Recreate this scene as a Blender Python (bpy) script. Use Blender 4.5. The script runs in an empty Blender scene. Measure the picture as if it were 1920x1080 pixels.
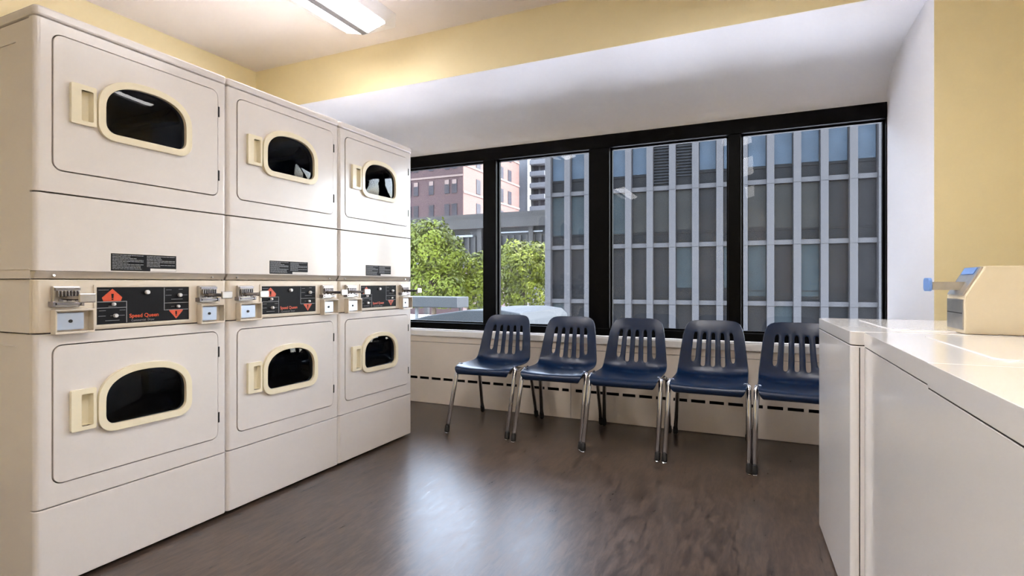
import bpy, bmesh, math, random
from mathutils import Vector, Matrix, noise
from mathutils.geometry import tessellate_polygon
random.seed(7)
SC = bpy.context.scene
COL = SC.collection
PI = math.pi

# ------------------------------------------------------------------ materials
def srgb(r, g, b):
    f = lambda v: (v/255/12.92) if v/255 <= .04045 else ((v/255+.055)/1.055)**2.4
    return (f(r), f(g), f(b), 1)

def mat(name, col, rough=.5, metal=0., coat=0., spec=.5, var=.0, vscale=5., bump=0., bscale=60., stretch=(1, 1, 1), coat_rough=.05):
    m = bpy.data.materials.new(name); m.use_nodes = True
    nt = m.node_tree; n = nt.nodes; L = nt.links
    p = n['Principled BSDF']
    p.inputs['Roughness'].default_value = rough
    p.inputs['Metallic'].default_value = metal
    p.inputs['Coat Weight'].default_value = coat
    p.inputs['Coat Roughness'].default_value = coat_rough
    p.inputs['Specular IOR Level'].default_value = spec
    tc = n.new('ShaderNodeTexCoord'); mp = n.new('ShaderNodeMapping')
    mp.inputs['Scale'].default_value = stretch
    L.new(tc.outputs['Object'], mp.inputs['Vector'])
    nz = n.new('ShaderNodeTexNoise'); nz.inputs['Scale'].default_value = vscale; nz.inputs['Detail'].default_value = 4
    L.new(mp.outputs['Vector'], nz.inputs['Vector'])
    cr = n.new('ShaderNodeValToRGB')
    cr.color_ramp.elements[0].position = .3; cr.color_ramp.elements[1].position = .7
    a = [max(0, c*(1-var)) for c in col[:3]]+[1]; b = [min(1, c*(1+var)) for c in col[:3]]+[1]
    cr.color_ramp.elements[0].color = a; cr.color_ramp.elements[1].color = b
    L.new(nz.outputs['Fac'], cr.inputs['Fac']); L.new(cr.outputs['Color'], p.inputs['Base Color'])
    if bump > 0:
        nb = n.new('ShaderNodeTexNoise'); nb.inputs['Scale'].default_value = bscale; nb.inputs['Detail'].default_value = 3
        L.new(mp.outputs['Vector'], nb.inputs['Vector'])
        bp = n.new('ShaderNodeBump'); bp.inputs['Strength'].default_value = bump; bp.inputs['Distance'].default_value = .01
        L.new(nb.outputs['Fac'], bp.inputs['Height']); L.new(bp.outputs['Normal'], p.inputs['Normal'])
    return m

def emis(name, col, s):
    m = bpy.data.materials.new(name); m.use_nodes = True
    p = m.node_tree.nodes['Principled BSDF']
    p.inputs['Base Color'].default_value = (.9, .9, .9, 1)
    p.inputs['Emission Color'].default_value = col
    # prismatic lens: most of the light leaves close to the lens normal
    nt = m.node_tree; lw = nt.nodes.new('ShaderNodeLayerWeight'); lw.inputs['Blend'].default_value = .5
    a = nt.nodes.new('ShaderNodeMath'); a.operation = 'SUBTRACT'; a.inputs[0].default_value = 1.; nt.links.new(lw.outputs['Facing'], a.inputs[1])
    b = nt.nodes.new('ShaderNodeMath'); b.operation = 'POWER'; b.inputs[1].default_value = 1.2; nt.links.new(a.outputs[0], b.inputs[0])
    c = nt.nodes.new('ShaderNodeMath'); c.operation = 'MULTIPLY'; c.inputs[1].default_value = s; nt.links.new(b.outputs[0], c.inputs[0])
    nt.links.new(c.outputs[0], p.inputs['Emission Strength'])
    return m

def glass(name, tint, ior=1.45, rough=0.):
    m = bpy.data.materials.new(name); m.use_nodes = True
    nt = m.node_tree; n = nt.nodes; L = nt.links
    n.remove(n['Principled BSDF'])
    tr = n.new('ShaderNodeBsdfTransparent'); tr.inputs['Color'].default_value = tint
    gl = n.new('ShaderNodeBsdfGlossy'); gl.inputs['Roughness'].default_value = rough
    fr = n.new('ShaderNodeFresnel'); fr.inputs['IOR'].default_value = ior
    mx = n.new('ShaderNodeMixShader')
    L.new(fr.outputs[0], mx.inputs[0]); L.new(tr.outputs[0], mx.inputs[1]); L.new(gl.outputs[0], mx.inputs[2])
    L.new(mx.outputs[0], n['Material Output'].inputs['Surface'])
    return m

def floor_mat():
    m = bpy.data.materials.new('vinyl_floor'); m.use_nodes = True
    nt = m.node_tree; n = nt.nodes; L = nt.links; p = n['Principled BSDF']
    tc = n.new('ShaderNodeTexCoord')
    def nz(scale, stretch, det, dist=0.):
        mp = n.new('ShaderNodeMapping'); mp.inputs['Scale'].default_value = stretch
        L.new(tc.outputs['Object'], mp.inputs['Vector'])
        t = n.new('ShaderNodeTexNoise'); t.inputs['Scale'].default_value = scale; t.inputs['Detail'].default_value = det
        t.inputs['Distortion'].default_value = dist; t.inputs['Roughness'].default_value = .65
        L.new(mp.outputs['Vector'], t.inputs['Vector']); return t
    a = nz(9, (4.5, .8, 1), 8, .7); b = nz(45, (3.5, .5, 1), 4, .3); c = nz(1.3, (1, 1, 1), 3)
    m1 = n.new('ShaderNodeMath'); m1.operation = 'MULTIPLY_ADD'; m1.inputs[1].default_value = .35
    L.new(b.outputs['Fac'], m1.inputs[0]); L.new(a.outputs['Fac'], m1.inputs[2])
    m2 = n.new('ShaderNodeMath'); m2.operation = 'MULTIPLY_ADD'; m2.inputs[1].default_value = .3
    L.new(c.outputs['Fac'], m2.inputs[0]); L.new(m1.outputs[0], m2.inputs[2])
    cr = n.new('ShaderNodeValToRGB'); e = cr.color_ramp.elements
    e[0].position = .70; e[0].color = FLOOR_A; e[1].position = .98; e[1].color = FLOOR_B
    L.new(m2.outputs[0], cr.inputs['Fac']); L.new(cr.outputs['Color'], p.inputs['Base Color'])
    mr = n.new('ShaderNodeMapRange'); mr.inputs['From Min'].default_value = .3; mr.inputs['From Max'].default_value = .7
    mr.inputs['To Min'].default_value = .27; mr.inputs['To Max'].default_value = .36
    L.new(a.outputs['Fac'], mr.inputs['Value']); L.new(mr.outputs[0], p.inputs['Roughness'])
    bp = n.new('ShaderNodeBump'); bp.inputs['Strength'].default_value = .06; bp.inputs['Distance'].default_value = .004
    L.new(m1.outputs[0], bp.inputs['Height']); L.new(bp.outputs['Normal'], p.inputs['Normal'])
    p.inputs['Specular IOR Level'].default_value = .6
    return m

def brick_mat(name, c1, c2, mort):
    m = bpy.data.materials.new(name); m.use_nodes = True
    nt = m.node_tree; n = nt.nodes; L = nt.links; p = n['Principled BSDF']
    tc = n.new('ShaderNodeTexCoord'); t = n.new('ShaderNodeTexBrick')
    mp = n.new('ShaderNodeMapping'); mp.inputs['Rotation'].default_value = (PI/2, 0, 0)
    L.new(tc.outputs['Object'], mp.inputs['Vector']); L.new(mp.outputs['Vector'], t.inputs['Vector'])
    t.inputs['Color1'].default_value = c1; t.inputs['Color2'].default_value = c2; t.inputs['Mortar'].default_value = mort
    t.inputs['Scale'].default_value = 1.2; t.inputs['Mortar Size'].default_value = .015
    L.new(t.outputs['Color'], p.inputs['Base Color']); p.inputs['Roughness'].default_value = .9
    return m

FLOOR_A = srgb(50, 40, 34); FLOOR_B = srgb(86, 71, 61)
M = dict(
    yellow=mat('yellow_wall_paint', srgb(229, 215, 174), .55, var=.02, vscale=2, bump=.04, bscale=200),
    ceil=mat('ceiling_paint', srgb(224, 216, 210), .8, var=.015, vscale=2),
    white=mat('white_reveal_paint', srgb(244, 243, 246), .6, var=.01, vscale=2, bump=.03, bscale=150),
    floor=floor_mat(),
    black=mat('black_anodised_frame', srgb(2, 2, 3), .4, var=.1, spec=.1),
    cream=mat('cream_painted_steel', srgb(222, 210, 196), .38, var=.03, vscale=3),
    sill=mat('white_sill', srgb(232, 228, 222), .3, var=.02),
    enamel=mat('dryer_enamel', srgb(222, 215, 211), .27, var=.012, vscale=3, coat=.25, coat_rough=.12),
    enamel2=mat('dryer_control_enamel', srgb(222, 210, 194), .3, var=.012, vscale=3, coat=.2),
    almond=mat('almond_plastic', srgb(236, 225, 198), .3, var=.015, coat=.3),
    strip=mat('satin_trim_strip', srgb(196, 186, 174), .3, metal=.35, var=.03),
    gap=mat('dark_gap', srgb(20, 17, 15), .8),
    steel=mat('drum_steel', srgb(96, 100, 108), .5, metal=.4, var=.05),
    chrome=mat('chrome', srgb(215, 215, 218), .12, metal=1., var=.03),
    dull=mat('dull_chrome', srgb(150, 147, 152), .25, metal=.9, var=.1, vscale=40),
    satin=mat('satin_metal', srgb(190, 186, 182), .28, metal=.9, var=.08, vscale=30),
    plate=mat('coin_box_plate', srgb(190, 202, 222), .3, metal=.6, var=.04),
    panelblack=mat('control_overlay_black', srgb(13, 12, 17), .55, var=.05, spec=.2),
    orange=mat('orange_print', srgb(214, 78, 38), .4, var=.03),
    greyprint=mat('grey_print', srgb(150, 150, 155), .5),
    knob=mat('white_knob', srgb(228, 228, 230), .25, metal=.2),
    paper=mat('white_paper', srgb(225, 222, 220), .6),
    blueplastic=mat('blue_plastic', srgb(110, 150, 215), .3),
    navy=mat('navy_plastic', srgb(4, 28, 58), .3, var=.06, vscale=4, bump=.03, bscale=300, spec=.4),
    rubber=mat('black_rubber', srgb(18, 17, 18), .5),
    washer=mat('washer_enamel', srgb(240, 238, 237), .18, var=.008, vscale=2, coat=.6, coat_rough=.07),
    beige=mat('beige_coin_box', srgb(222, 208, 180), .4, var=.02),
    lamp=emis('fluorescent_lens', (1., .965, .945, 1), 33),
    lampmetal=mat('white_lamp_housing', srgb(225, 222, 222), .4),
    lampstrip=mat('lamp_centre_strip', srgb(120, 118, 120), .5),
    pane=glass('window_glass', (.90, .92, .94, 1), 1.36),
    dryglass=glass('tinted_dryer_glass', (.20, .28, .46, 1), 1.34),
    concrete=mat('facade_fins', srgb(38, 37, 39), .7, var=.05, vscale=2),
    facwall=mat('facade_dark', srgb(16, 16, 18), .55, var=.18, vscale=.8, spec=.12),
    facglass=mat('facade_glass', srgb(10, 11, 14), .55, var=.18, vscale=.8, spec=.12),
    blindblue=mat('blind_blue', srgb(44, 54, 64), .55, var=.18, vscale=.8, spec=.12),
    blindolive=mat('blind_olive', srgb(27, 27, 26), .55, var=.18, vscale=.8, spec=.12),
    blinddark=mat('blind_dark', srgb(14, 14, 16), .55, var=.18, vscale=.8, spec=.12),
    blindteal=mat('blind_teal', srgb(28, 35, 38), .55, var=.18, vscale=.8, spec=.12),
    louvre=mat('louvre_metal', srgb(24, 26, 30), .55, var=.18, vscale=.8, spec=.12),
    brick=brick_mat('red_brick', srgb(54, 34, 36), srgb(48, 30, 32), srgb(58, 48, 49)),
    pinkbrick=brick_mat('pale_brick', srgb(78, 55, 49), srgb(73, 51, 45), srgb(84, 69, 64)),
    stone=mat('stone_band', srgb(92, 77, 72), .8, var=.05),
    farwin=mat('far_window', srgb(34, 32, 38), .5, var=.3, vscale=.5, spec=.15),
    greyb=mat('grey_building', srgb(70, 71, 75), .8, var=.08, vscale=.5),
    rail=mat('railway_steel', srgb(36, 34, 33), .8, var=.2, vscale=.6),
    raildark=mat('dark_understructure', srgb(18, 18, 19), .8, var=.3, vscale=.4),
    raillt=mat('pale_rail_metal', srgb(100, 104, 108), .6, var=.1),
    leaf=mat('leaf_green', srgb(72, 80, 17), .6, var=.6, vscale=.8, spec=.2),
    leaf2=mat('leaf_yellow_green', srgb(82, 88, 17), .6, var=.6, vscale=.9, spec=.2),
    bark=mat('bark', srgb(70, 58, 46), .9, var=.3),
    duct=mat('duct_grey', srgb(30, 34, 39), .6, var=.08),
    hood=mat('pale_blue_metal', srgb(19, 25, 30), .7, var=.08, vscale=1),
    bounce_paving=mat('pale_bounce_paving', srgb(205, 204, 208), .9, var=.15, vscale=.4),  # unseen paving, made pale to bounce daylight up onto the bay ceiling
    gravelroof=mat('pale_roof', srgb(50, 50, 50), .9, var=.15, vscale=3),
)

# ------------------------------------------------------------------ helpers
def link(o):
    COL.objects.link(o); return o

def mk(name, bm, m, parent=None, smooth=False, bevel=0., seg=2, loc=None, label=None, recalc=True):
    if recalc:
        bmesh.ops.recalc_face_normals(bm, faces=bm.faces)
    me = bpy.data.meshes.new(name); bm.to_mesh(me); bm.free()
    for mm in (m if isinstance(m, (list, tuple)) else [m]):
        me.materials.append(M[mm] if isinstance(mm, str) else mm)
    if smooth:
        for p in me.polygons: p.use_smooth = True
    o = link(bpy.data.objects.new(name, me)); o.parent = parent
    if loc: o.location = loc
    if bevel:
        b = o.modifiers.new('bevel', 'BEVEL'); b.width = bevel; b.segments = seg; b.limit_method = 'ANGLE'; b.angle_limit = math.radians(40)
        b.harden_normals = False
    if label: o['label'] = label
    return o

def thing(name, label, cat, loc=(0, 0, 0), rz=0, group=None, kind=None):
    o = link(bpy.data.objects.new(name, None)); o.location = loc; o.rotation_euler = (0, 0, rz)
    o.empty_display_size = .1
    tag(o, label, cat, group, kind); return o

def tag(o, label=None, cat=None, group=None, kind=None):
    if label: o['label'] = label
    if cat: o['category'] = cat
    if group: o['group'] = group
    if kind: o['kind'] = kind
    return o

def box(bm, x0, x1, y0, y1, z0, z1, mi=0):
    v = [bm.verts.new((x, y, z)) for x in (x0, x1) for y in (y0, y1) for z in (z0, z1)]
    for q in ((0, 1, 3, 2), (4, 6, 7, 5), (0, 4, 5, 1), (2, 3, 7, 6), (0, 2, 6, 4), (1, 5, 7, 3)):
        f = bm.faces.new([v[i] for i in q]); f.material_index = mi
    return bm

def B(*a):
    bm = bmesh.new(); box(bm, *a); return bm

def prism(bm, pts, z0, z1, T=lambda a, b, c: (a, b, c)):
    """closed outline (a,b) extruded along c from z0 to z1"""
    lo = [bm.verts.new(T(a, b, z0)) for a, b in pts]; hi = [bm.verts.new(T(a, b, z1)) for a, b in pts]
    bm.faces.new(lo[::-1]); bm.faces.new(hi)
    n = len(pts)
    for i in range(n):
        bm.faces.new((lo[i], lo[(i+1) % n], hi[(i+1) % n], hi[i]))
    return bm

def plate(bm, outer, holes, d0, d1, T, mi=0):
    """flat plate with holes, outline in (a,b), thickness d0..d1"""
    loops = [[Vector((a, b, 0)) for a, b in l] for l in [outer]+holes]
    flat = [p for l in loops for p in l]
    tris = tessellate_polygon(loops)
    A = [bm.verts.new(T(p.x, p.y, d0)) for p in flat]; C = [bm.verts.new(T(p.x, p.y, d1)) for p in flat]
    for t in tris:
        if len(set(t)) < 3: continue
        for V in (A, C):
            try: f = bm.faces.new([V[i] for i in t]); f.material_index = mi
            except ValueError: pass
    k = 0
    for l in loops:
        n = len(l)
        for i in range(n):
            a, b = k+i, k+(i+1) % n
            f = bm.faces.new((A[a], A[b], C[b], C[a])); f.material_index = mi
        k += n
    return bm

def rrect(a0, a1, b0, b1, r, n=6):
    pts = []
    for cx, cy, s in ((a1-r, b1-r, 0), (a0+r, b1-r, 1), (a0+r, b0+r, 2), (a1-r, b0+r, 3)):
        for i in range(n+1):
            t = PI/2*(s+i/n); pts.append((cx+r*math.cos(t), cy+r*math.sin(t)))
    return pts

def rect(a0, a1, b0, b1): return [(a0, b0), (a1, b0), (a1, b1), (a0, b1)]

def dshape(ac, hw, b0, bs, bt, r, n=14):
    """flat-bottomed window outline with an arched top; returns ccw loop"""
    pts = []
    for i in range(2*n+1):
        t = PI*i/(2*n); e = 2/2.35
        x = math.copysign(abs(math.cos(t))**e, math.cos(t)); y = abs(math.sin(t))**e
        pts.append((ac+hw*x, bs+(bt-bs)*y))
    for i in range(7):
        t = PI+PI/2*i/6; pts.append((ac-hw+r+r*math.cos(t), b0+r+r*math.sin(t)))
    for i in range(7):
        t = 1.5*PI+PI/2*i/6; pts.append((ac+hw-r+r*math.cos(t), b0+r+r*math.sin(t)))
    return pts

def dome(bm, loop, c, bulge, d, T, rings=7):
    prev = None
    for k in range(rings):
        s = 1-k/rings
        ring = [bm.verts.new(T(c[0]+(a-c[0])*s, c[1]+(b-c[1])*s, d+bulge*(1-s*s))) for a, b in loop]
        if prev:
            n = len(ring)
            for i in range(n): bm.faces.new((prev[i], prev[(i+1) % n], ring[(i+1) % n], ring[i]))
        prev = ring
    v = bm.verts.new(T(c[0], c[1], d+bulge))
    for i in range(len(prev)): bm.faces.new((prev[i], prev[(i+1) % len(prev)], v))
    return bm

def tube(bm, pts, r, seg=10, caps=True):
    pts = [Vector(p) for p in pts]; rings = []
    rr = r if isinstance(r, (list, tuple)) else [r]*len(pts)
    up = None
    for i, p in enumerate(pts):
        t = ((pts[i+1]-p).normalized() if i < len(pts)-1 else Vector((0, 0, 0)))+((p-pts[i-1]).normalized() if i > 0 else Vector((0, 0, 0)))
        t.normalize()
        if up is None:
            up = Vector((0, 0, 1)) if abs(t.z) < .9 else Vector((1, 0, 0))
        u = t.cross(up).normalized(); up = u.cross(t).normalized()
        rings.append([bm.verts.new(p+(u*math.cos(2*PI*k/seg)+up*math.sin(2*PI*k/seg))*rr[i]) for k in range(seg)])
    for a, b in zip(rings, rings[1:]):
        for k in range(seg): bm.faces.new((a[k], a[(k+1) % seg], b[(k+1) % seg], b[k]))
    if caps:
        bm.faces.new(rings[0][::-1]); bm.faces.new(rings[-1])
    return bm

def arc3(a, b, c, n=5):
    a, b, c = Vector(a), Vector(b), Vector(c)
    return [a*(1-t)**2+b*2*t*(1-t)+c*t*t for t in [i/n for i in range(n+1)]]

def text_mesh(bm, s, size, T, bold=.0):
    cu = bpy.data.curves.new('lettering', 'FONT'); cu.body = s; cu.size = size; cu.offset = bold; cu.resolution_u = 3
    o = bpy.data.objects.new('lettering', cu); COL.objects.link(o)
    bpy.context.view_layer.update()
    me = o.to_mesh(); vs = [bm.verts.new(T(v.co.x, v.co.y)) for v in me.vertices]
    for p in me.polygons:
        try: bm.faces.new([vs[i] for i in p.vertices])
        except ValueError: pass
    o.to_mesh_clear(); bpy.data.objects.remove(o); bpy.data.curves.remove(cu)

def kids(o): return [c for c in bpy.data.objects if c.parent == o]
def copy_tree(o, parent=None):
    c = link(o.copy())
    if parent is not None:
        c.parent = parent; c.matrix_parent_inverse = o.matrix_parent_inverse.copy()
    for ch in kids(o): copy_tree(ch, c)
    return c

# ------------------------------------------------------------------ room shell
XL, XR, YB, YH, YW = -3.555, 1.10, -3.2, 2.987, 4.0
ZC, ZS = 2.651, 2.334
XV = .7176                       # right reveal of the window bay
def struct(name, bm, m, **k):
    return tag(mk(name, bm, m, **k), kind='structure')
struct('floor', B(XL-.1, XR+.1, YB-.1, YW+.1, -.12, 0), 'floor')
struct('ceiling', B(XL-.1, XR+.1, YB-.1, YH+.004, ZC, ZC+.12), 'ceil')
struct('wall_left', B(XL-.12, XL, YB-.1, YH+.004, 0, ZC), 'yellow')
struct('wall_right', B(XR, XR+.12, YB-.1, YH+.004, 0, ZC), 'yellow')
struct('wall_back', B(XL-.1, XR+.1, YB-.12, YB, 0, ZC), 'yellow')
bm = B(XL, XV, YH, YH+.004, ZS, ZC); box(bm, XV, XR, YH, YH+.004, 0, ZC)
struct('wall_window_side', bm, 'yellow')
# white painted window bay: soffit, head, two reveals
bm = B(XL, XV, YH+.004, YW, ZS, ZS+.05)
struct('ceiling_bay', bm, 'white')
pts = [(YW-.62+.62*math.cos(PI/2*i/24), ZS-.211+.211*math.sin(PI/2*i/24)) for i in range(25)]+[(YW, ZS)]
struct('trim_1', prism(bmesh.new(), pts, XL, XV, lambda a, b, c: (c, a, b)), 'white')
struct('wall_bay_head', B(XL-.1, XR+.1, YW, YW+.1, 2.12, ZC+.12), 'white')
struct('wall_bay_right', B(XV, XV+.1, YH+.004, YW+.1, 0, ZC+.1), 'white')
struct('wall_bay_left', B(XL-.1, XL, YH+.004, YW+.1, 0, ZC+.1), 'white')
struct('wall_bay_lower', B(XL, XV, YW, YW+.1, 0, .6), 'white')
struct('ceiling_void', B(XL-.1, XR+.1, YH+.004, YW+.1, ZC+.1, ZC+.2), 'ceil')
struct('wall_bay_outer', B(XV+.1, XR+.15, YH+.05, YH+.15, 0, ZC+.1), 'white')

# window with black mullions
win = thing('window_1', 'wide window in black metal frame with four panes', 'window', (0, 0, 0), kind='structure')
mull = [(-2.978, -2.858), (-2.073, -1.954), (-1.169, -1.011), (-.187, -.106)]
bm = B(XL, XV, 3.955, 4.05, 2.021, 2.12); box(bm, XL, XV, 3.955, 4.05, .6145, .670)
for a, b in mull: box(bm, a, b, 3.958, 4.05, .67, 2.021)
box(bm, XV-.006, XV, 3.958, 4.05, .67, 2.021)
xs = [XL]+[v for m_ in mull for v in m_]+[XV-.006]
mk('window_frame', bm, 'black', win, bevel=.003)
bm = bmesh.new()      # thin glazing beads
for i in range(0, len(xs), 2):
    a, b = xs[i], xs[i+1]
    for r in ((a, a+.012, .67, 2.021), (b-.012, b, .67, 2.021), (a, b, .67, .682), (a, b, 2.009, 2.021)):
        box(bm, r[0], r[1], 4.0, 4.03, r[2], r[3])
mk('glazing_bead', bm, 'black', win)
for i in range(0, len(xs), 2):
    mk('window_pane', B(xs[i]+.002, xs[i+1]-.002, 4.012, 4.018, .672, 2.019), 'pane', win)
struct('window_sill', B(XL, XV, 3.812, 3.958, .566, .6142), 'sill', bevel=.006, seg=3)

# radiator enclosure under the sill
TY = lambda Y: (lambda a, b, d: (a, d, b))
rad = thing('radiator_cover', 'long cream painted radiator enclosure below the windowsill, with a row of dark slots', 'radiator cover', (-1.42, 3.91, 0))
def radx(v): return v+1.42
T = lambda a, b, d: (a+1.42, d-3.91, b)
slots = []
x = -2.608-8*.1155
while x < -1.30:
    if x > XL+.05: slots.append((x, min(x+.09, -1.285)))
    x += .1155
x = -1.232
slots.append((x, x+.05)); x = -1.116
while x < .6:
    slots.append((x, x+.091)); x += .1168
for lo, hi in ((XL+.002, -1.272), (-1.269, XV-.002)):
    hs = [rect(a, b, .200, .221) for a, b in slots if a > lo and b < hi]
    bm = plate(bmesh.new(), rect(lo, hi, .004, .513), hs, 3.830, 3.834, T)
    mk('front_panel', bm, 'cream', rad)
mk('top_rail', B(XL+.002+1.42, XV-.002+1.42, 3.826-3.91, 3.99-3.91, .5155, .565), 'cream', rad, bevel=.003)
bm = B(XL+.002+1.42, XV-.002+1.42, 3.90-3.91, 3.99-3.91, .001, .51)
mk('dark_interior', bm, 'gap', rad)  # plain dark block that puts the shade behind the slots into colour

# ------------------------------------------------------------------ ceiling lamps
def make_lamp():
    t = thing('ceiling_lamp', 'fluorescent ceiling lamp with two glowing lens strips, above the stacked dryers near the window', 'ceiling lamp', (-2.25, 2.09, ZC))
    y0, y1 = -.61, .61
    def V(bm, lst): return [bm.verts.new(p) for p in lst]
    bm = bmesh.new()          # housing: wide tray, chamfered ends
    bot = [(-.165, y0), (.165, y0), (.165, y1), (-.165, y1)]
    top = [(-.13, y0-.14), (.13, y0-.14), (.24, y0+.0), (.24, y1-.0), (.13, y1+.14), (-.13, y1+.14), (-.24, y1), (-.24, y0)]
    botr = [(-.10, y0-.012), (.10, y0-.012), (.165, y0+.004), (.165, y1-.004), (.10, y1+.012), (-.10, y1+.012), (-.165, y1-.004), (-.165, y0+.004)]
    a = V(bm, [(p[0], p[1], 0) for p in top]); b = V(bm, [(p[0], p[1], -.032) for p in botr])
    bm.faces.new(a); bm.faces.new(b[::-1])
    for i in range(8): bm.faces.new((a[i], a[(i+1) % 8], b[(i+1) % 8], b[i]))
    mk('lamp_housing', bm, 'lampmetal', t, bevel=.003)
    for s in (-1, 1):
        bm = bmesh.new()
        pr = [(s*.022, -.072), (s*.150, -.038), (s*.150, -.0325), (s*.022, -.0325)]
        lo = V(bm, [(x, y0+.01, z) for x, z in pr]); hi = V(bm, [(x, y1-.01, z) for x, z in pr])
        bm.faces.new(lo); bm.faces.new(hi[::-1])
        for i in range(4): bm.faces.new((lo[i], lo[(i+1) % 4], hi[(i+1) % 4], hi[i]))
        mk('lamp_lens', bm, 'lamp', t)
    mk('centre_strip', B(-.0215, .0215, y0, y1, -.078, -.0325), 'lampstrip', t)
    for s, yy in ((-1, y0), (1, y1)):
        bm = bmesh.new(); pr = [(0, -.078), (.155, -.040), (.155, -.032), (-.155, -.032), (-.155, -.040)]
        prism(bm, pr, yy, yy+s*.012, lambda a, b, c: (a, c, b)); mk('end_cap', bm, 'lampmetal', t)
    return t
lamp = make_lamp()
for x, y, l in ((-.22, -2.25, 'added fluorescent fill lamp behind the camera, near the back wall on the washer side'), (-2.2, -1.5, 'fluorescent ceiling lamp at the rear end of the room'), (-.22, .0, 'fluorescent ceiling lamp above the aisle, directly over the camera'), (-.22, 1.9, 'added fluorescent fill lamp, out of view above the aisle between the washers and the window bay')):  # first and last are unseen fill lamps, added to brighten the room
    c = copy_tree(lamp); c.location = (x, y, ZC); c['label'] = l
for o in bpy.data.objects:
    if o.name.startswith('ceiling_lamp'): o['group'] = 'ceiling lamps'

# ------------------------------------------------------------------ stacked dryers
DW = .683
def corner_outline(y0, y1, xf, xb, r, n=6):
    """plan outline with rounded front corners, front at +x"""
    pts = [(xb, y0)]
    for i in range(n+1):
        t = -PI/2+PI/2*i/n; pts.append((xf-r+r*math.cos(t), y0+r+r*math.sin(t)))
    for i in range(n+1):
        t = PI/2*i/n; pts.append((xf-r+r*math.cos(t), y1-r+r*math.sin(t)))
    pts.append((xb, y1)); return pts

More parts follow.
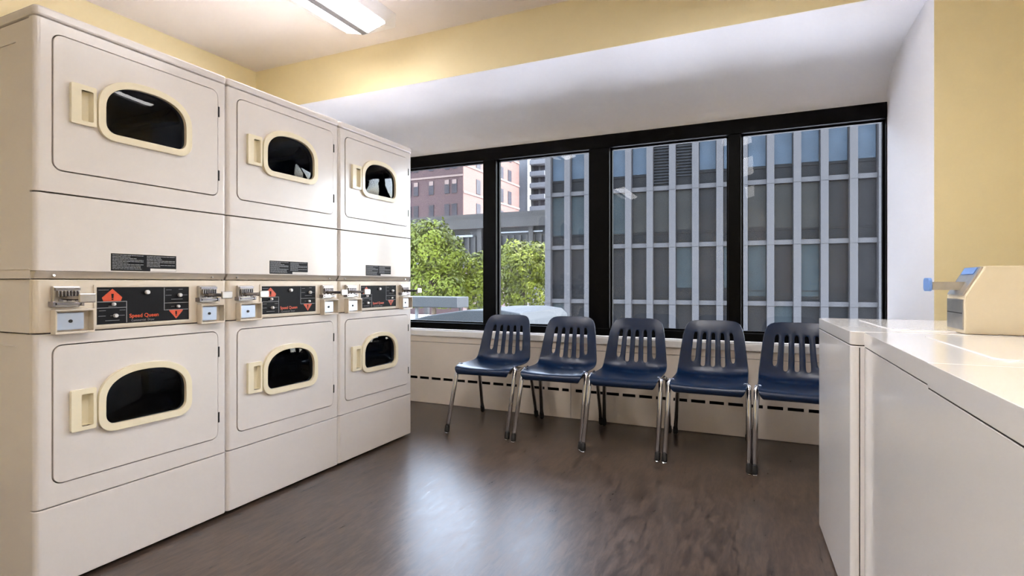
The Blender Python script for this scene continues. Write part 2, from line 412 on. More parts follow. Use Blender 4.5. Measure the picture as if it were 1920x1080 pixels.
def make_dryer():
    HX, HY = .35, DW/2
    t = thing('stacked_dryer', 'cream double stacked tumble dryer nearest the camera, leftmost in the row', 'dryer', (-2.45, .931+HY, 0))
    # local coordinates: front face at x=HX ; s=0..DW maps to y=s-HY
    T = lambda s, z, d: (HX+d, s-HY, z)
    P = lambda *a: None
    # carcass (hollow)
    bm = bmesh.new(); x0 = -HX; x1 = HX-.032
    box(bm, x0, x1, -HY+.003, -HY+.008, .02, 1.864); box(bm, x0, x1, HY-.008, HY-.003, .02, 1.864)
    box(bm, x0, x0+.005, -HY+.008, HY-.008, .02, 1.864)
    for z in (.02, .30, .86, 1.03, 1.31, 1.859): box(bm, x0+.005, x1, -HY+.008, HY-.008, z, z+.005)
    mk('cabinet', bm, 'enamel', t)
    for sy in (-1, 1):
        for xx in (-.3, .28): mk('levelling_foot', tube(bmesh.new(), [(xx, sy*.29, 0), (xx, sy*.29, .0205)], .02, 10), 'gap', t)
    outl = corner_outline(-HY, HY, HX, HX-.032, .016)
    def slab(name, z0, z1, m='enamel', dx=0., bev=.0022, o=None):
        bm = bmesh.new(); prism(bm, [(x+dx, y) for x, y in (o or outl)], z0, z1); return mk(name, bm, m, t, bevel=bev)
    slab('kick_panel', .014, .2735)
    slab('service_panel', 1.048, 1.3015)
    cap = corner_outline(-HY-.001, HY+.001, HX+.004, -HX, .018)
    slab('top_cap', 1.8695, 1.903, o=cap, bev=.007)
    # control housing and trim strip
    slab('control_housing', .8465, 1.0195, 'enamel2', bev=.0025)
    bm = bmesh.new(); prism(bm, [(.30, 1.0475), (.348, 1.0475), (.346, 1.043), (.335, 1.0235), (.30, 1.0235)], -HY+.004, HY-.004, lambda a, b, c: (a, c, b))
    mk('trim_strip', bm, 'strip', t)
    for s in (.055, .621):
        bm = bmesh.new(); tube(bm, [(HX-.012, s-HY, 1.031), (HX-.004, s-HY, 1.034)], .004, 8); mk('screw', bm, 'satin', t)
    # side seams of the first cabinet : two thin raised flanges
    # door sections
    for lower in (True, False):
        z0, z1 = (.2785, .8425) if lower else (1.3065, 1.866)
        d0, d1 = (.345, .805) if lower else (1.378, 1.830)
        bm = bmesh.new()
        n = 6; r = .016
        for side in (-1, 1):                        # rounded corner posts
            pts = []
            for i in range(n+1):
                a = PI/2*i/n; pts.append((HX-r+r*math.sin(a), HY-r+r*math.cos(a)))
            pts = [(HX-.032, HY)]+pts+[(HX, HY-.028), (HX-.032, HY-.028)]
            pts = [(x, y*side) for x, y in pts]
            prism(bm, pts, z0, z1)
        plate(bm, rect(.028, DW-.028, z0, z1), [rrect(.046, .643, d0, d1, .030)], -.032, 0, T)
        mk('front_panel', bm, 'enamel', t)
        g0, gs, gt = (.508, .590, .688) if lower else (1.538, 1.625, 1.722)
        ac = .346
        inner = dshape(ac, .146, g0, gs, gt, .034); outer = dshape(ac, .170, g0-.025, gs, gt+.024, .052)
        door = mk('door', plate(bmesh.new(), rrect(.0498, .6392, d0+.0038, d1-.0038, .0262), [dshape(ac, .155, g0-.008, gs, gt+.008, .04), rrect(.119, .1625, (.508 if lower else 1.546)+.010, (.648 if lower else 1.682)-.014, .004, 3)], -.028, .003, T), 'enamel', t, bevel=.0015)
        mk('window_ring', plate(bmesh.new(), outer, [inner], -.004, .016, T), 'almond', door, bevel=.006, seg=3)
        cz = (g0+gt)/2
        gl = dshape(ac, .150, g0-.004, gs, gt+.004, .037)
        mk('door_glass', dome(bmesh.new(), gl, (ac, cz), .007, .002, T), 'dryglass', door, smooth=True)
        # pull handle with a pocket
        h0, h1 = (.508, .648) if lower else (1.546, 1.682)
        bm = bmesh.new()
        pk = rrect(.124, .160, h0+.014, h1-.018, .004, 3)
        plate(bm, rrect(.094, .170, h0, h1, .005, 3), [pk], .003, .016, T)
        n_ = len(pk)
        fr = [bm.verts.new(T(a, b, .016)) for a, b in pk]; bk = [bm.verts.new(T(.122+(a-.124)*.9, b, -.016+(a-.124)*.35)) for a, b in pk]
        for i in range(n_): bm.faces.new((fr[i], fr[(i+1) % n_], bk[(i+1) % n_], bk[i]))
        bm.faces.new(bk)
        mk('door_handle', bm, 'almond', door, bevel=.0025)
        for zz in (d0+.09, d1-.09):
            mk('hinge', B(HX+.0005, HX+.004, .6405-HY, .6475-HY, zz-.022, zz+.022), 'gap', door, bevel=.001)
        # drum behind the glass
        bm = bmesh.new(); zc = (d0+d1)/2; R = .215; N = 40
        prof = [(-.034, .19), (-.05, .205), (-.10, R), (-.50, R), (-.53, R*.94), (-.54, .12), (-.53, .10), (-.53, .001)]
        rings = [[bm.verts.new((HX+d, ac-HY+rr*math.cos(2*PI*k/N), zc+rr*math.sin(2*PI*k/N))) for k in range(N)] for d, rr in prof]
        for a, b in zip(rings, rings[1:]):
            for k in range(N): bm.faces.new((a[k], a[(k+1) % N], b[(k+1) % N], b[k]))
        drum = mk('drum', bm, 'steel', t, smooth=True, recalc=False)
        for k in range(3):
            a0 = k*2*PI/3+.5; bm = bmesh.new()
            sec = [(R+.004, -.16), (R-.07, -.05), (R-.07, .05), (R+.004, .16)]
            prism(bm, [(ac-HY+rr*math.cos(a0+da), zc+rr*math.sin(a0+da)) for rr, da in sec], HX-.49, HX-.11, lambda a, b, c: (c, a, b))
            mk('baffle', bm, 'steel', drum, bevel=.01)
    # control overlay
    fr = mk('control_bezel', plate(bmesh.new(), rrect(.167, .521, .853, 1.003, .004, 3), [rect(.176, .511, .862, .994)], 0, .004, T), 'enamel2', t, bevel=.0012)
    pan = mk('control_overlay', plate(bmesh.new(), rect(.1765, .5105, .8625, .9935), [], .0003, .0015, T), 'panelblack', t)
    e = .0019
    def dia(pts, holes=[]): return plate(bmesh.new(), pts, holes, .0015, e, T)
    mk('warning_mark', dia([(.193, .957), (.198, .944), (.255, .944), (.260, .957), (.2275, .988)], []), 'orange', pan)
    mk('warning_mark', dia([(.432, .903), (.486, .903), (.486, .899), (.459, .868), (.432, .899)], []), 'orange', pan)
    for cx, cz, s in ((.2275, .960, 1), (.459, .889, .85)):    # small black signs inside the warning marks
        bm = bmesh.new()
        plate(bm, [(cx-.003*s, cz-.006*s), (cx+.003*s, cz-.006*s), (cx+.004*s, cz+.010*s), (cx-.004*s, cz+.010*s)], [], e, e+.0003, T)
        plate(bm, rect(cx-.003*s, cx+.003*s, cz-.012*s, cz-.008*s), [], e, e+.0003, T)
        mk('warning_sign', bm, 'panelblack', pan)
    bm = bmesh.new(); w = .0011
    def ln(a0, a1, b0, b1): plate(bm, rect(a0-w, a1+w, b0-w, b1+w), [], .0015, e, T)
    ln(.179, .275, .942, .942); ln(.275, .275, .866, .942); ln(.179, .275, .9205, .9205)
    ln(.412, .412, .904, .990); ln(.412, .508, .904, .904); ln(.412, .508, .931, .931)
    w = .0007
    for a, b, z in ((.185, .205, .911), (.252, .27, .911), (.183, .205, .892), (.222, .228, .892), (.243, .268, .892), (.205, .25, .875), (.215, .24, .926),
                    (.42, .44, .982), (.47, .485, .984), (.418, .44, .961), (.487, .505, .961), (.44, .485, .945), (.440, .452, .917),
                    (.183, .215, .984)): ln(a, b, z, z)
    mk('printed_lines', bm, 'greyprint', pan)
    bm = bmesh.new(); text_mesh(bm, 'Speed Queen', .0195, lambda a, b: T(.284+a, .882+b, e), .0004); mk('orange_lettering', bm, 'orange', pan, recalc=False)
    bm = bmesh.new(); text_mesh(bm, 'Commercial  Dryer', .0105, lambda a, b: T(.291+a, .868+b, e)); mk('grey_lettering', bm, 'greyprint', pan, recalc=False)
    for s, z, r in ((.230, .933, .0058), (.236, .892, .0072), (.346, .974, .0085), (.472, .961, .0078), (.465, .9165, .006)):
        bm = bmesh.new(); tube(bm, [T(s, z, .0016), T(s, z, .010), T(s, z, .013)], [r, r, r*.8], 16); mk('indicator_knob', bm, 'knob', pan, bevel=.001)
    # coin boxes and slides
    for s0, s1, pl1 in ((.042, .158, .118), (.546, .654, .612)):
        cb = mk('coin_box', plate(bmesh.new(), rect(s0, s1, .840, .922), [rect(s0+.006, s1-.006, .848, .915)], 0, .030, T), 'enamel2', t, bevel=.0025)
        mk('coin_box_back', B(HX+.0002, HX+.003, s0+.006-HY, s1-.006-HY, .848, .915), 'enamel2', cb)
        mk('coin_box_door', B(HX+.003, HX+.018, s0+.008-HY, pl1+.012-HY, .853, .910), 'plate', cb, bevel=.002)
        bm = bmesh.new(); tube(bm, [T((s0+pl1+.02)/2, .882, .018), T((s0+pl1+.02)/2, .882, .021)], .0055, 14); mk('keyhole', bm, 'rubber', cb)
        # slide mechanism
        m0 = s0; m1 = s0+.078
        sl = mk('coin_slide', B(HX, HX+.016, m0-HY, m1-HY, .928, .998), 'satin', t, bevel=.003)
        bm = bmesh.new()
        box(bm, HX+.016, HX+.030, m0+.004-HY, m1-.006-HY, .936, .944); box(bm, HX+.016, HX+.024, m0+.003-HY, m1-.003-HY, .984, .993)
        for k in range(7):
            yy = m0+.010+k*.0095-HY; box(bm, HX+.016, HX+.026, yy, yy+.004, .962, .982)
        for k in range(3):
            yy = m0+.014+k*.024-HY; box(bm, HX+.016, HX+.022, yy, yy+.012, .948, .956)
        for yy in (m0-.006-HY, m1-.002-HY): box(bm, HX, HX+.028, yy, yy+.008, .932, .948)
        mk('coin_slot_plate', bm, 'dull', sl, bevel=.0008)
        bm = bmesh.new()
        box(bm, HX+.018, HX+.128, m0+.022-HY, m0+.062-HY, .953, .957)
        box(bm, HX+.018, HX+.122, m0+.022-HY, m0+.026-HY, .953, .966); box(bm, HX+.018, HX+.122, m0+.058-HY, m0+.062-HY, .953, .966)
        mk('slide_tongue', bm, 'dull', sl, bevel=.001)
        mk('finger_tab', B(HX+.122, HX+.130, m0+.018-HY, m0+.066-HY, .945, .975), 'satin', sl, bevel=.003)
    # black instruction sticker
    st = mk('instruction_sticker', plate(bmesh.new(), rect(.223, .460, 1.053, 1.115), [], 0, .0008, T), 'panelblack', t)
    bm = bmesh.new(); rnd = random.Random(3)
    for c0, c1 in ((.227, .335), (.347, .455)):
        for k in range(10):
            z = 1.1105-k*.0055
            if c0 > .3 and k > 7: continue
            L_ = (c1-c0)*(1 if k in (0, 3, 4, 6) else rnd.uniform(.45, .95)); a = c0
            while a < c0+L_:
                b = min(a+rnd.uniform(.006, .018), c0+L_); plate(bm, rect(a, b, z-.0019, z), [], .0008, .0010, T); a = b+.0015
    mk('sticker_print', bm, 'greyprint', st)
    mk('white_notice', plate(bmesh.new(), rect(.360, .4595, 1.0535, 1.0635), [], .0008, .0011, T), 'paper', st)
    for z, xa, m_ in ((1.0215, HX-.035, 'gap'), (.8445, HX-.035, 'gap'), (1.054, HX-.035, 'enamel'), (1.80, HX-.12, 'enamel'), (.80, HX-.12, 'enamel')):
        mk('side_seam', B(-HX, xa, -HY, -HY+.003, z-.0014, z+.0014), m_, t)
    return t
dry = make_dryer()
tag(dry, group='stacked dryers')
for i, l in ((1, 'cream double stacked tumble dryer in the middle of the row of three'), (2, 'cream double stacked tumble dryer at the far end of the row, next to the window')):
    c = copy_tree(dry); c.location.y += .686*i; c['label'] = l

# ------------------------------------------------------------------ chairs
def make_chair():
    t = thing('stacking_chair', 'navy plastic stacking chair nearest the dryers, leftmost of the row', 'chair', (0, 0, 0), group='stacking chairs along the window')
    #  y, z, half width, side lift
    prof = [(-.232, .384, .176, .000), (-.247, .398, .190, .002), (-.247, .418, .200, .006), (-.225, .430, .206, .010), (-.14, .428, .208, .016), (-.04, .420, .208, .022),
            (.06, .413, .208, .028), (.115, .415, .208, .034), (.155, .428, .208, .040), (.180, .452, .207, .043), (.193, .480, .205, .042), (.200, .505, .202, .040), (.212, .56, .196, .036),
            (.224, .61, .190, .032), (.238, .66, .184, .028), (.248, .690, .178, .024), (.262, .730, .166, .018), (.272, .752, .148, .012), (.278, .764, .118, .006), (.279, .769, .070, .002)]
    WR = .196
    cols = [0.011, .047, .069, .105, .127, .152, .178, .190, .196]
    cols = [-c for c in cols[::-1]]+cols
    bm = bmesh.new(); rows = []
    for i, (y, z, w, lift) in enumerate(prof):
        a = prof[max(0, i-1)]; b = prof[min(len(prof)-1, i+1)]
        tx = Vector((0, b[0]-a[0], b[1]-a[1])).normalized(); nrm = Vector((0, -tx.z, tx.y))   # towards the sitter
        row = []
        for c in cols:
            k = c/WR; x = k*w
            p = Vector((x, y, z))+nrm*(lift*abs(k)**2.6)
            row.append(bm.verts.new(p))
        rows.append(row)
    centre = {8: 0, 6: 1, 10: 1, 4: 2, 12: 2}
    for i in range(len(prof)-1):
        for j in range(len(cols)-1):
            # slot columns are the gaps (-.011,.011), (.047,.069), (.105,.127)
            a, b = round(cols[j], 3), round(cols[j+1], 3)
            slot = (a, b) in ((-.011, .011), (.047, .069), (.105, .127), (-.069, -.047), (-.127, -.105))
            if slot:
                outer_ = abs(a+b)/2 > .1
                lo = 11 if outer_ else 10
                if lo <= i < 15: continue
            bm.faces.new((rows[i][j], rows[i][j+1], rows[i+1][j+1], rows[i+1][j]))
    shell = mk('seat_shell', bm, 'navy', t, smooth=True)
    s = shell.modifiers.new('thickness', 'SOLIDIFY'); s.thickness = .008; s.offset = 0
    s = shell.modifiers.new('smooth', 'SUBSURF'); s.levels = 2; s.render_levels = 2
    for sx in (-1, 1):
        xf, xt = sx*.218, sx*.214
        bm = bmesh.new()
        tube(bm, [(xf, -.322, .03), (xt, -.178, .405)]+arc3((xt, -.175, .415), (xt, -.168, .438), (sx*.20, -.150, .438))[0:]+[(sx*.165, -.13, .405)], .0135, 12)
        mk('leg', bm, 'chrome', t, smooth=True)
        bm = bmesh.new()
        tube(bm, [(sx*.222-.02, .300, .03), (sx*.205, .155, .385), (sx*.19, .130, .400)], .0135, 12)
        mk('leg', bm, 'chrome', t, smooth=True)
        bm = bmesh.new(); tube(bm, [(sx*.165, -.14, .404), (sx*.165, .0, .396), (sx*.19, .135, .398)], .011, 10)
        mk('seat_rail', bm, 'chrome', t, smooth=True)
        for px, py, dy in ((xf, -.322, -.004), (sx*.222-.02, .300, .004)):
            bm = bmesh.new(); tube(bm, [(px, py+dy*.9, .008), (px, py+dy*.4, .024), (px, py-dy*1.6, .05)], [.0165, .0165, .0155], 12)
            f = mk('leg_cap', bm, 'rubber', t, bevel=.002)
            bm = bmesh.new(); tube(bm, [(px, py+dy, .0), (px, py+dy, .004), (px, py+dy, .009)], [.011, .014, .010], 12); mk('glide', bm, 'chrome', f)
    bm = bmesh.new(); tube(bm, [(-.165, -.12, .396), (.165, -.12, .396)], .009, 10)
    mk('cross_bar', bm, 'chrome', t, smooth=True)
    bm = bmesh.new(); tube(bm, [(-.185, .12, .392), (.185, .12, .392)], .009, 10)
    mk('cross_bar', bm, 'chrome', t, smooth=True)
    return t
ch = make_chair()
CH = [(-1.706, 3.455, math.radians(3), None),
      (-1.208, 3.445, math.radians(2.5), 'navy plastic stacking chair, second from the dryers, in the window row'),
      (-.742, 3.435, math.radians(1), 'navy plastic stacking chair in the middle of the row under the window'),
      (-.262, 3.430, math.radians(0), 'navy plastic stacking chair second from the washers, in the window row'),
      (.205, 3.420, math.radians(-1), 'navy plastic stacking chair beside the washers, partly hidden by them')]
for i, (x, y, r, l) in enumerate(CH):
    c = ch if i == 0 else copy_tree(ch)
    c.location = (x, y, 0); c.rotation_euler = (0, 0, r)
    if l: c['label'] = l

# ------------------------------------------------------------------ washers
def make_washer(label, rn=.03, rf=.03, drop=0.):
    # local: front towards -x, origin at base centre ; 0.70 deep, 0.684 wide
    t = thing('washing_machine', label, 'washing machine', (0, 0, 0), group='washers')
    HX, HY, Z = .35, .3415, .863
    def out(r, e=0., n=8):
        p = []
        for sx, sy, s in ((1, 1, 0), (-1, 1, 1), (-1, -1, 2), (1, -1, 3)):
            rr = min(r, {(-1, 1): rf, (-1, -1): rn}.get((sx, sy), .03)); cx, cy = sx*(HX-rr), sy*(HY-rr)
            for i in range(n+1):
                a = PI/2*(s+i/n); p.append((cx+(rr+e)*math.cos(a), cy+(rr+e)*math.sin(a)))
        return p
    bm = bmesh.new(); prism(bm, out(.03), .012, .8195-drop); mk('cabinet', bm, 'washer', t, bevel=.002, seg=2)
    for sy in (-1, 1):
        for sx in (-1, 1): mk('levelling_foot', tube(bmesh.new(), [(sx*.3, sy*.29, 0), (sx*.3, sy*.29, .0125)], .02, 10), 'gap', t)
    bm = bmesh.new(); prism(bm, out(.03, -.002), .8195-drop, .8225-drop); mk('seam_gasket', bm, 'gap', t)
    bm = bmesh.new(); prism(bm, out(.03, .0005), .8225-drop, Z); mk('top_cover', bm, 'washer', t, bevel=.002, seg=3)
    # lid with raised edge
    bm = bmesh.new(); prism(bm, rrect(-.225, .20, -.255, .255, .03), Z-.002, Z+.003); mk('lid', bm, 'washer', t, bevel=.002, seg=2)
    # backsplash control console
    bm = bmesh.new(); prism(bm, [(.235, Z-.001), (.345, Z-.001), (.345, Z+.115), (.285, Z+.125), (.262, Z+.115)], -HY+.004, HY-.004, lambda a, b, c: (a, c, b))
    mk('control_console', bm, 'washer', t, bevel=.006, seg=3)
    return t
w1 = make_washer('glossy white washing machine nearest the window, carrying a beige coin box', .02)
w1.location = (.590, 2.255, 0); w1.rotation_euler = (0, 0, math.radians(2.2))
for l, x, y, r in (('glossy white washing machine in the middle, between the two other washers', .6325, 1.5515, 0),
                   ('glossy white washing machine nearest the camera, cut off by the right edge', .6305, .8665, 0)):
    c = make_washer(l, *((.0005, .03, 0) if y > 1 else (.03, .0005, .004))); c.location = (x, y, 0)
mk('gap_shade_strip', B(-.35+.021, -.35+.0235, -.3422, -.34, .02, .815), 'gap', w1)  # dark strip painting in the shaded gap between the two washers
# coin box on the first washer (child; placed in the washer's frame)
def washer_part(name, bm, m, parent, **k):
    bm.transform(w1.matrix_basis.inverted() if False else (Matrix.Translation(w1.location) @ Matrix.Rotation(w1.rotation_euler.z, 4, 'Z')).inverted())
    return mk(name, bm, m, parent, **k)
TB = lambda a, b, c: (a, c, b)
cb = washer_part('coin_box', prism(bmesh.new(), [(.530, .8645), (.90, .8645), (.90, 1.056), (.577, 1.056), (.530, .968)], 1.915, 2.075, TB), 'beige', w1, bevel=.003)
washer_part('coin_box_door', B(.5275, .5305, 1.925, 2.065, .875, .962), 'satin', cb, bevel=.001)
washer_part('lock_line', B(.5268, .5276, 1.93, 2.06, .921, .9235), 'gap', cb)
d = Vector((.047, .088)).normalized(); nx, nz = -d.y, d.x
def sl(a, o): return (.530+d.x*a+nx*o, .968+d.y*a+nz*o)
washer_part('slide_plate', prism(bmesh.new(), [sl(.004, 0), sl(.096, 0), sl(.096, .006), sl(.004, .006)], 1.928, 2.062, TB), 'satin', cb, bevel=.001)
washer_part('slide_window', prism(bmesh.new(), [sl(.070, .006), sl(.092, .006), sl(.092, .009), sl(.070, .009)], 1.945, 2.045, TB), 'blueplastic', cb, bevel=.001)
washer_part('coin_slide', B(.468, .556, 1.972, 2.020, .990, 1.006), 'satin', cb, bevel=.002)
bm = bmesh.new(); box(bm, .470, .56, 1.970, 1.974, .988, 1.012); box(bm, .470, .56, 2.018, 2.022, .988, 1.012)
washer_part('slide_tongue', bm, 'satin', cb)
washer_part('finger_tab', prism(bmesh.new(), rrect(1.966, 2.026, .984, 1.024, .012, 4), .459, .468, lambda a, b, c: (c, a, b)), 'blueplastic', cb, bevel=.002)

# ------------------------------------------------------------------ outside: office block across the street
fb = thing('office_building', 'grey office block with pale vertical fins and dark windows opposite', 'building', (-7.85, 35.55, 0), rz=math.atan2(.0533, .998))
G = -5.0
mk('wall', B(-5.5, 24, .45, 14, G, 34), 'facwall', fb)
fx = [-5.62+.14, -4.10, -2.70, -1.32, .05, 1.43, 2.84, 4.24, 5.67, 7.06, 8.52, 9.95, 11.36, 12.82, 14.22, 15.65, 17.08, 18.5, 19.9, 21.3, 22.7]
for x in fx: mk('fin', B(x-.20, x+.20, -.15, .45, G, 34), 'concrete', fb)
ZR = [-3.91, -.22, 3.47, 7.15, 10.85]
for k in range(11):
    z = -3.91+3.69*k; mk('spandrel', B(-5.5, 23, .12, .46, z-.14, z+.14), 'concrete', fb)
bm = bmesh.new()
for x in fx:
    for z in (-.22, 3.47, 7.15): box(bm, x-.202, x+.202, -.152, -.10, z-.17, z-.145)
mk('fin_joint', bm, 'facwall', fb)
rnd = random.Random(11)
for r in range(4):
    z0, z1 = ZR[r]+.14, ZR[r+1]-.14
    for i in range(len(fx)-1):
        a, b = fx[i]+.20, fx[i+1]-.20
        if a > 17: continue
        w = mk('window', B(a, b, .36, .44, z0, z1), 'facglass', fb)
        if r == 3:
            if i in (5, 6):
                bm = bmesh.new(); z = z0+.6*(i == 6)
                while z < z1-.05: box(bm, a+.02, b-.02, .26, .34, z, z+.07); z += .19
                mk('louvre', bm, 'louvre', w)
                continue
            mk('blind', B(a+.04, b-.04, .335, .358, z0+.85+.1*rnd.random(), z1-.02), 'blindblue', w); bh = .72
        elif r == 2:
            m_ = 'blinddark' if i in (7, 8, 12, 13) else ('blindolive' if rnd.random() < .7 else 'blindteal')
            if i in (0, 1, 2): m_ = 'blindteal'
            mk('blind', B(a+.04, b-.04, .335, .358, z0+rnd.choice((.75, .85, .7)), z1-.02), m_, w); bh = .62
        else:
            m_ = rnd.choice(('blinddark', 'blinddark', 'facglass', 'blindteal' if rnd.random() < .5 else 'blinddark'))
            if r == 1 and i in (8, 11): m_ = 'blindteal'
            mk('blind', B(a+.04, b-.04, .335, .358, z0+rnd.choice((.3, .8, 1.3)), z1-.02), m_, w); bh = .6
        mk('window_rail', B(a, b, .30, .36, z0+bh, z0+bh+.05), 'facwall', w)

# brick block with a shaded face and a sunlit face
bb = thing('brick_building', 'red brick apartment block with a sunlit pale side wall, behind the trees', 'building', (-42.9, 75, 0))
H_ = 25.
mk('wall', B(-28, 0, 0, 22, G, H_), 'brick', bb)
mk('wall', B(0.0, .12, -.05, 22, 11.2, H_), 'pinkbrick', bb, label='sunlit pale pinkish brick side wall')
bm = bmesh.new()
for z in (18.3, 9.9, 26.6): box(bm, -28, .05, -.15, 0, z-.15, z+.15)
for z in (11.6, 15.6, 20.0, 24.5): box(bm, .1, .24, -.05, 22, z-.15, z+.15)
mk('stone_band', bm, 'stone', bb)
for r in range(4):
    for x in (-1.5, -2.9, -5.9, -8.9, -10.3, -12.1, -15.0, -16.4):
        z = 11.6+3.9*r-.0
        f = mk('window', B(x-.45, x+.45, -.12, -.02, z, z+2.2), 'farwin', bb)
        if (x, r) in ((-5.9, 1), (-2.9, 1), (-10.3, 1), (-12.1, 1), (-8.9, 1), (-1.5, 1)): mk('blind', B(x-.4, x+.4, -.15, -.12, z+1.5, z+2.2), 'stone', f)
for r in range(5):
    for y in (5.0, 14.0, 17.5):
        z = 11.9+4.0*r; mk('window', B(.10, .20, y-.75, y+.75, z, z+2.4), 'farwin', bb)

# narrow pale tower with balconies
gb = thing('balcony_tower', 'distant pale grey tower with stacked balconies beside the office block', 'building', (-40.3, 99.5, 0))
mk('wall', B(-4.2, -1.2, 0, 10, G, 30), 'greyb', gb); mk('corner_pier', B(-1.5, -1.1, -.6, .2, G, 30), 'sill', gb)
mk('wall', B(-1.2, 1.7, 1, 10, G, 30), 'greyb', gb); mk('wall', B(1.7, 3.4, 1.4, 10, G, 30), 'raildark', gb)
for k in range(9):
    z = 13+2.3*k; mk('balcony', B(-1.0, 2.2+.5*(k % 2), -.8, 1.2, z, z+.95), 'greyb', gb, bevel=.1)
    for x in (-.3, 1.2): mk('window', B(x-.5, x+.5, .85, 1.05, z+1.0, z+2.2), 'farwin', gb)

# elevated railway
er = thing('elevated_railway', 'dark elevated railway structure crossing behind the trees', 'railway', (-36, 60, 0))
mk('deck', B(-14, 16, 0, 6, 9.0, 9.75), 'rail', er); mk('girder', B(-14, 16, -.3, 0, 7.9, 9.1), 'rail', er)
mk('understructure', B(-14, 16, .5, 5.5, 3.2, 7.95), 'raildark', er)
bm = bmesh.new()
for k in range(34): box(bm, -14+k*.9, -13.75+k*.9, .3, .52, 3.9, 6.9)
mk('lattice', bm, 'raillt' if False else 'rail', er)
bm = B(-4.5, 3.0, .2, .5, 6.9, 7.15); box(bm, 5.5, 12.5, .2, .5, 7.2, 7.35); box(bm, -14, 16, .15, .45, 3.5, 3.75)
mk('pale_rail', bm, 'raillt', er)
for x in (-12, -4, 4, 11): mk('column', B(x-.3, x+.3, .1, .6, G, 8), 'rail', er)

# trees
def tree(name, label, x, y, blobs, n, size, m, trunk_h, seed):
    rnd = random.Random(seed)
    t = thing(name, label, 'tree', (x, y, G), group='trees outside the window')
    bm = bmesh.new()
    tot = sum(b[3]**2 for b in blobs)
    for bx, by, bz, br in blobs:
        for _ in range(int(n*br*br/tot)):
            u = rnd.uniform(-1, 1); a = rnd.uniform(0, 2*PI); q = math.sqrt(1-u*u)
            d = Vector((q*math.cos(a), q*math.sin(a), u)); 
            bump = 1+.22*noise.noise(d*2.6+Vector((seed, bx, bz)))+.10*noise.noise(d*6+Vector((bx, seed, 0)))
            rr = br*bump*(rnd.uniform(.55, 1.0)**.4)
            p = Vector((bx, by, bz-G))+Vector((d.x, d.y, d.z*.9))*rr
            nrm = (d+Vector((rnd.uniform(-.8, .8), rnd.uniform(-.8, .8), rnd.uniform(-.3, 1.0)))).normalized()
            s = size*rnd.uniform(.6, 1.3)
            a1 = nrm.orthogonal().normalized(); a1 = (Matrix.Rotation(rnd.uniform(0, 6.28), 3, nrm) @ a1); a2 = nrm.cross(a1)
            v = [bm.verts.new(p+a1*s), bm.verts.new(p+a2*s*.45), bm.verts.new(p-a1*s), bm.verts.new(p-a2*s*.45)]
            bm.faces.new(v)
    mk('crown', bm, m, t, recalc=False)
    bm = bmesh.new(); c = Vector((blobs[0][0], blobs[0][1], blobs[0][2]-G))
    tube(bm, [(0, 0, 0), (.1, .05, trunk_h*.5), (c.x*.5, c.y*.5, trunk_h)], [.28, .22, .16], 10)
    for bx, by, bz, br in blobs:
        e = Vector((bx, by, bz-G)); s = Vector((c.x*.5, c.y*.5, trunk_h*.95)); tube(bm, [s, (s+e)/2+Vector((0, 0, -.3)), e+Vector((0, 0, br*.5))], [.13, .08, .03], 7)
    mk('trunk', bm, 'bark', t, smooth=True)
tree('leafy_tree', 'tall leafy green tree behind the left pane, beside the dryers', -25.9, 40, [(0, 0, 3.6, 2.6), (.6, -.6, 5.0, 1.7), (-1.6, .4, 5.0, 1.9), (1.4, .3, 3.6, 1.7), (-1.2, 0, 1.0, 2.4), (1.3, -.4, .6, 2.0), (-3.0, .2, 3.0, 2.2)], 9500, .19, 'leaf', 6.5, 1)
tree('leafy_tree', 'lower leafy green tree between the tall tree and the mullion', -24.6, 44, [(0, 0, 2.2, 1.9), (1.5, .3, 2.6, 1.5), (-.8, -.5, .8, 1.9), (1.2, -.4, .2, 1.9), (2.2, 0, 1.4, 1.5)], 7500, .19, 'leaf2', 5.5, 2)
tree('leafy_tree', 'rounded leafy green tree right of the mullion, beside the office block', -21.6, 50, [(0, 0, 2.6, 2.6), (-.8, -.3, 4.1, 1.6), (1.3, .2, 3.7, 1.7), (2.5, .3, 2.4, 1.8), (-1.8, .2, 2.2, 2.0), (.6, -.5, .0, 2.2), (-1.8, -.3, -.6, 1.8)], 9500, .20, 'leaf2', 5.5, 3)

# low roof outside with a duct and a metal hood
rf = tag(mk('flat_roof', B(-24, -4.5, 9.0, 16, -.9, -.45), 'gravelroof'), 'pale flat roof of a low building just outside the window', 'roof')
mk('parapet', B(-24, -9.3, 16, 16.3, -.9, -.12), 'sill', rf)
du = thing('roof_duct', 'long grey boxy duct on a thin post outside, left of the metal hood', 'duct', (-9.0, 14, -.45))
mk('duct_body', B(-4.0, 1.0, -.35, .35, .73, 1.05), 'duct', du, bevel=.02)
for x in (-3.2, -.65): mk('post', B(x-.04, x+.04, -.04, .04, 0, .73), 'raillt', du)
hd = thing('metal_hood', 'pale blue sloping metal roof hood outside below the trees', 'roof hood', (-6.1, 12, -.45))
bm = bmesh.new()
n = 12; prof = [(-1.75, .52), (-1.0, .70), (0, .84), (.9, .86), (1.35, .80), (1.5, .66), (1.52, .3)]
lo = [(-1.75, .0)]+prof+[(1.52, .0)]
prism(bm, lo, -1.2, 1.6, lambda a, b, c: (a, c, b))
mk('hood_body', bm, 'hood', hd, bevel=.03, seg=3)
mk('hood_rim', B(-1.82, 1.55, -1.26, -1.18, .34, .46), 'duct', hd, bevel=.01)
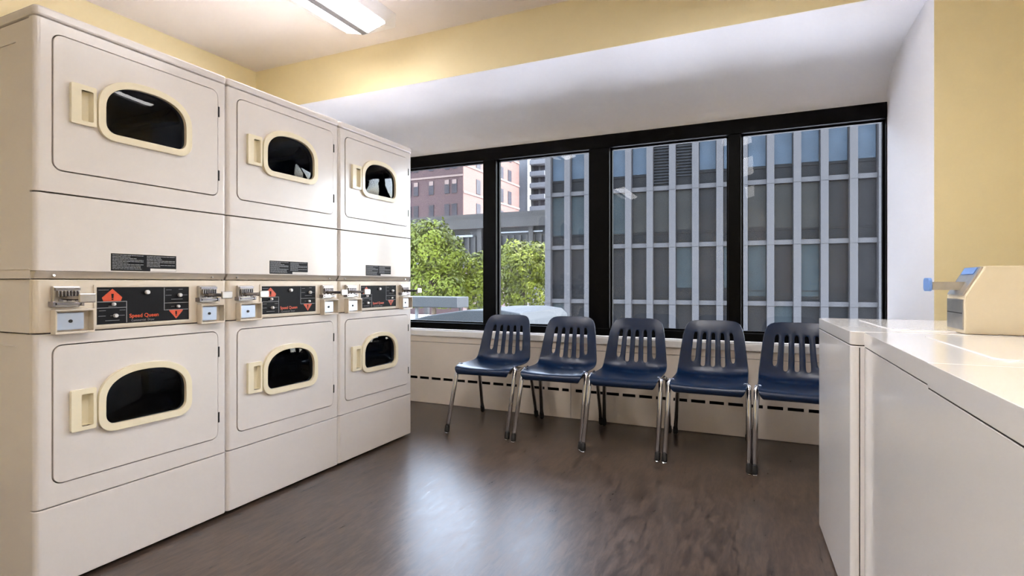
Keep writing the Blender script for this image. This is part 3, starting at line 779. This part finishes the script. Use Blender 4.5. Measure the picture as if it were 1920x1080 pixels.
bm = bmesh.new(); tube(bm, [(-.55, -.5, .76), (-.55, -.5, .86)], .035, 10); mk('vent_cap', bm, 'gap', hd)
tag(mk('ground', B(-140, 90, 4.6, 160, G-.3, G), 'bounce_paving'), kind='structure')

# ------------------------------------------------------------------ daylight
w = bpy.data.worlds.new('sky'); SC.world = w; w.use_nodes = True
nt = w.node_tree; bg = nt.nodes['Background']
sky = nt.nodes.new('ShaderNodeTexSky'); sky.sky_type = 'NISHITA'; sky.sun_disc = False
sky.sun_elevation = math.radians(52); sky.sun_rotation = math.radians(70); sky.air_density = 1.2; sky.dust_density = 2.0; sky.ozone_density = 1.2
hs = nt.nodes.new('ShaderNodeHueSaturation'); hs.inputs['Saturation'].default_value = .5
nt.links.new(sky.outputs[0], hs.inputs['Color']); nt.links.new(hs.outputs[0], bg.inputs['Color']); bg.inputs['Strength'].default_value = 2.6
sun = bpy.data.lights.new('sun', 'SUN'); sun.energy = 7.5; sun.angle = math.radians(.8); sun.color = (1, .95, .86)
so = link(bpy.data.objects.new('sun', sun))
el, az = math.radians(52), math.radians(18)     # from the +X side, slightly beyond the office block
dirv = Vector((math.cos(el)*math.cos(az), math.cos(el)*math.sin(az), math.sin(el)))
so.rotation_euler = dirv.to_track_quat('Z', 'Y').to_euler(); so.location = dirv*60

# ------------------------------------------------------------------ camera
cam = bpy.data.cameras.new('camera'); co = link(bpy.data.objects.new('camera', cam))
co.location = (0, 0, 1.008); co.rotation_euler = (PI/2, 0, math.radians(24.56))
cam.sensor_width = 36; cam.lens = 1011*36/1920; cam.shift_y = -9/1920; cam.clip_start = .05; cam.clip_end = 500
SC.camera = co
vs = SC.view_settings
vs.view_transform = 'Standard'; vs.look = 'None'; vs.gamma = 1; vs.use_curve_mapping = False; vs.exposure = .38
SC.cycles.use_denoising = True; SC.cycles.denoising_prefilter = 'FAST'; SC.cycles.sample_clamp_indirect = 25; SC.cycles.use_adaptive_sampling = False
SC.cycles.max_bounces = 10; SC.cycles.diffuse_bounces = 5; SC.cycles.transparent_max_bounces = 16
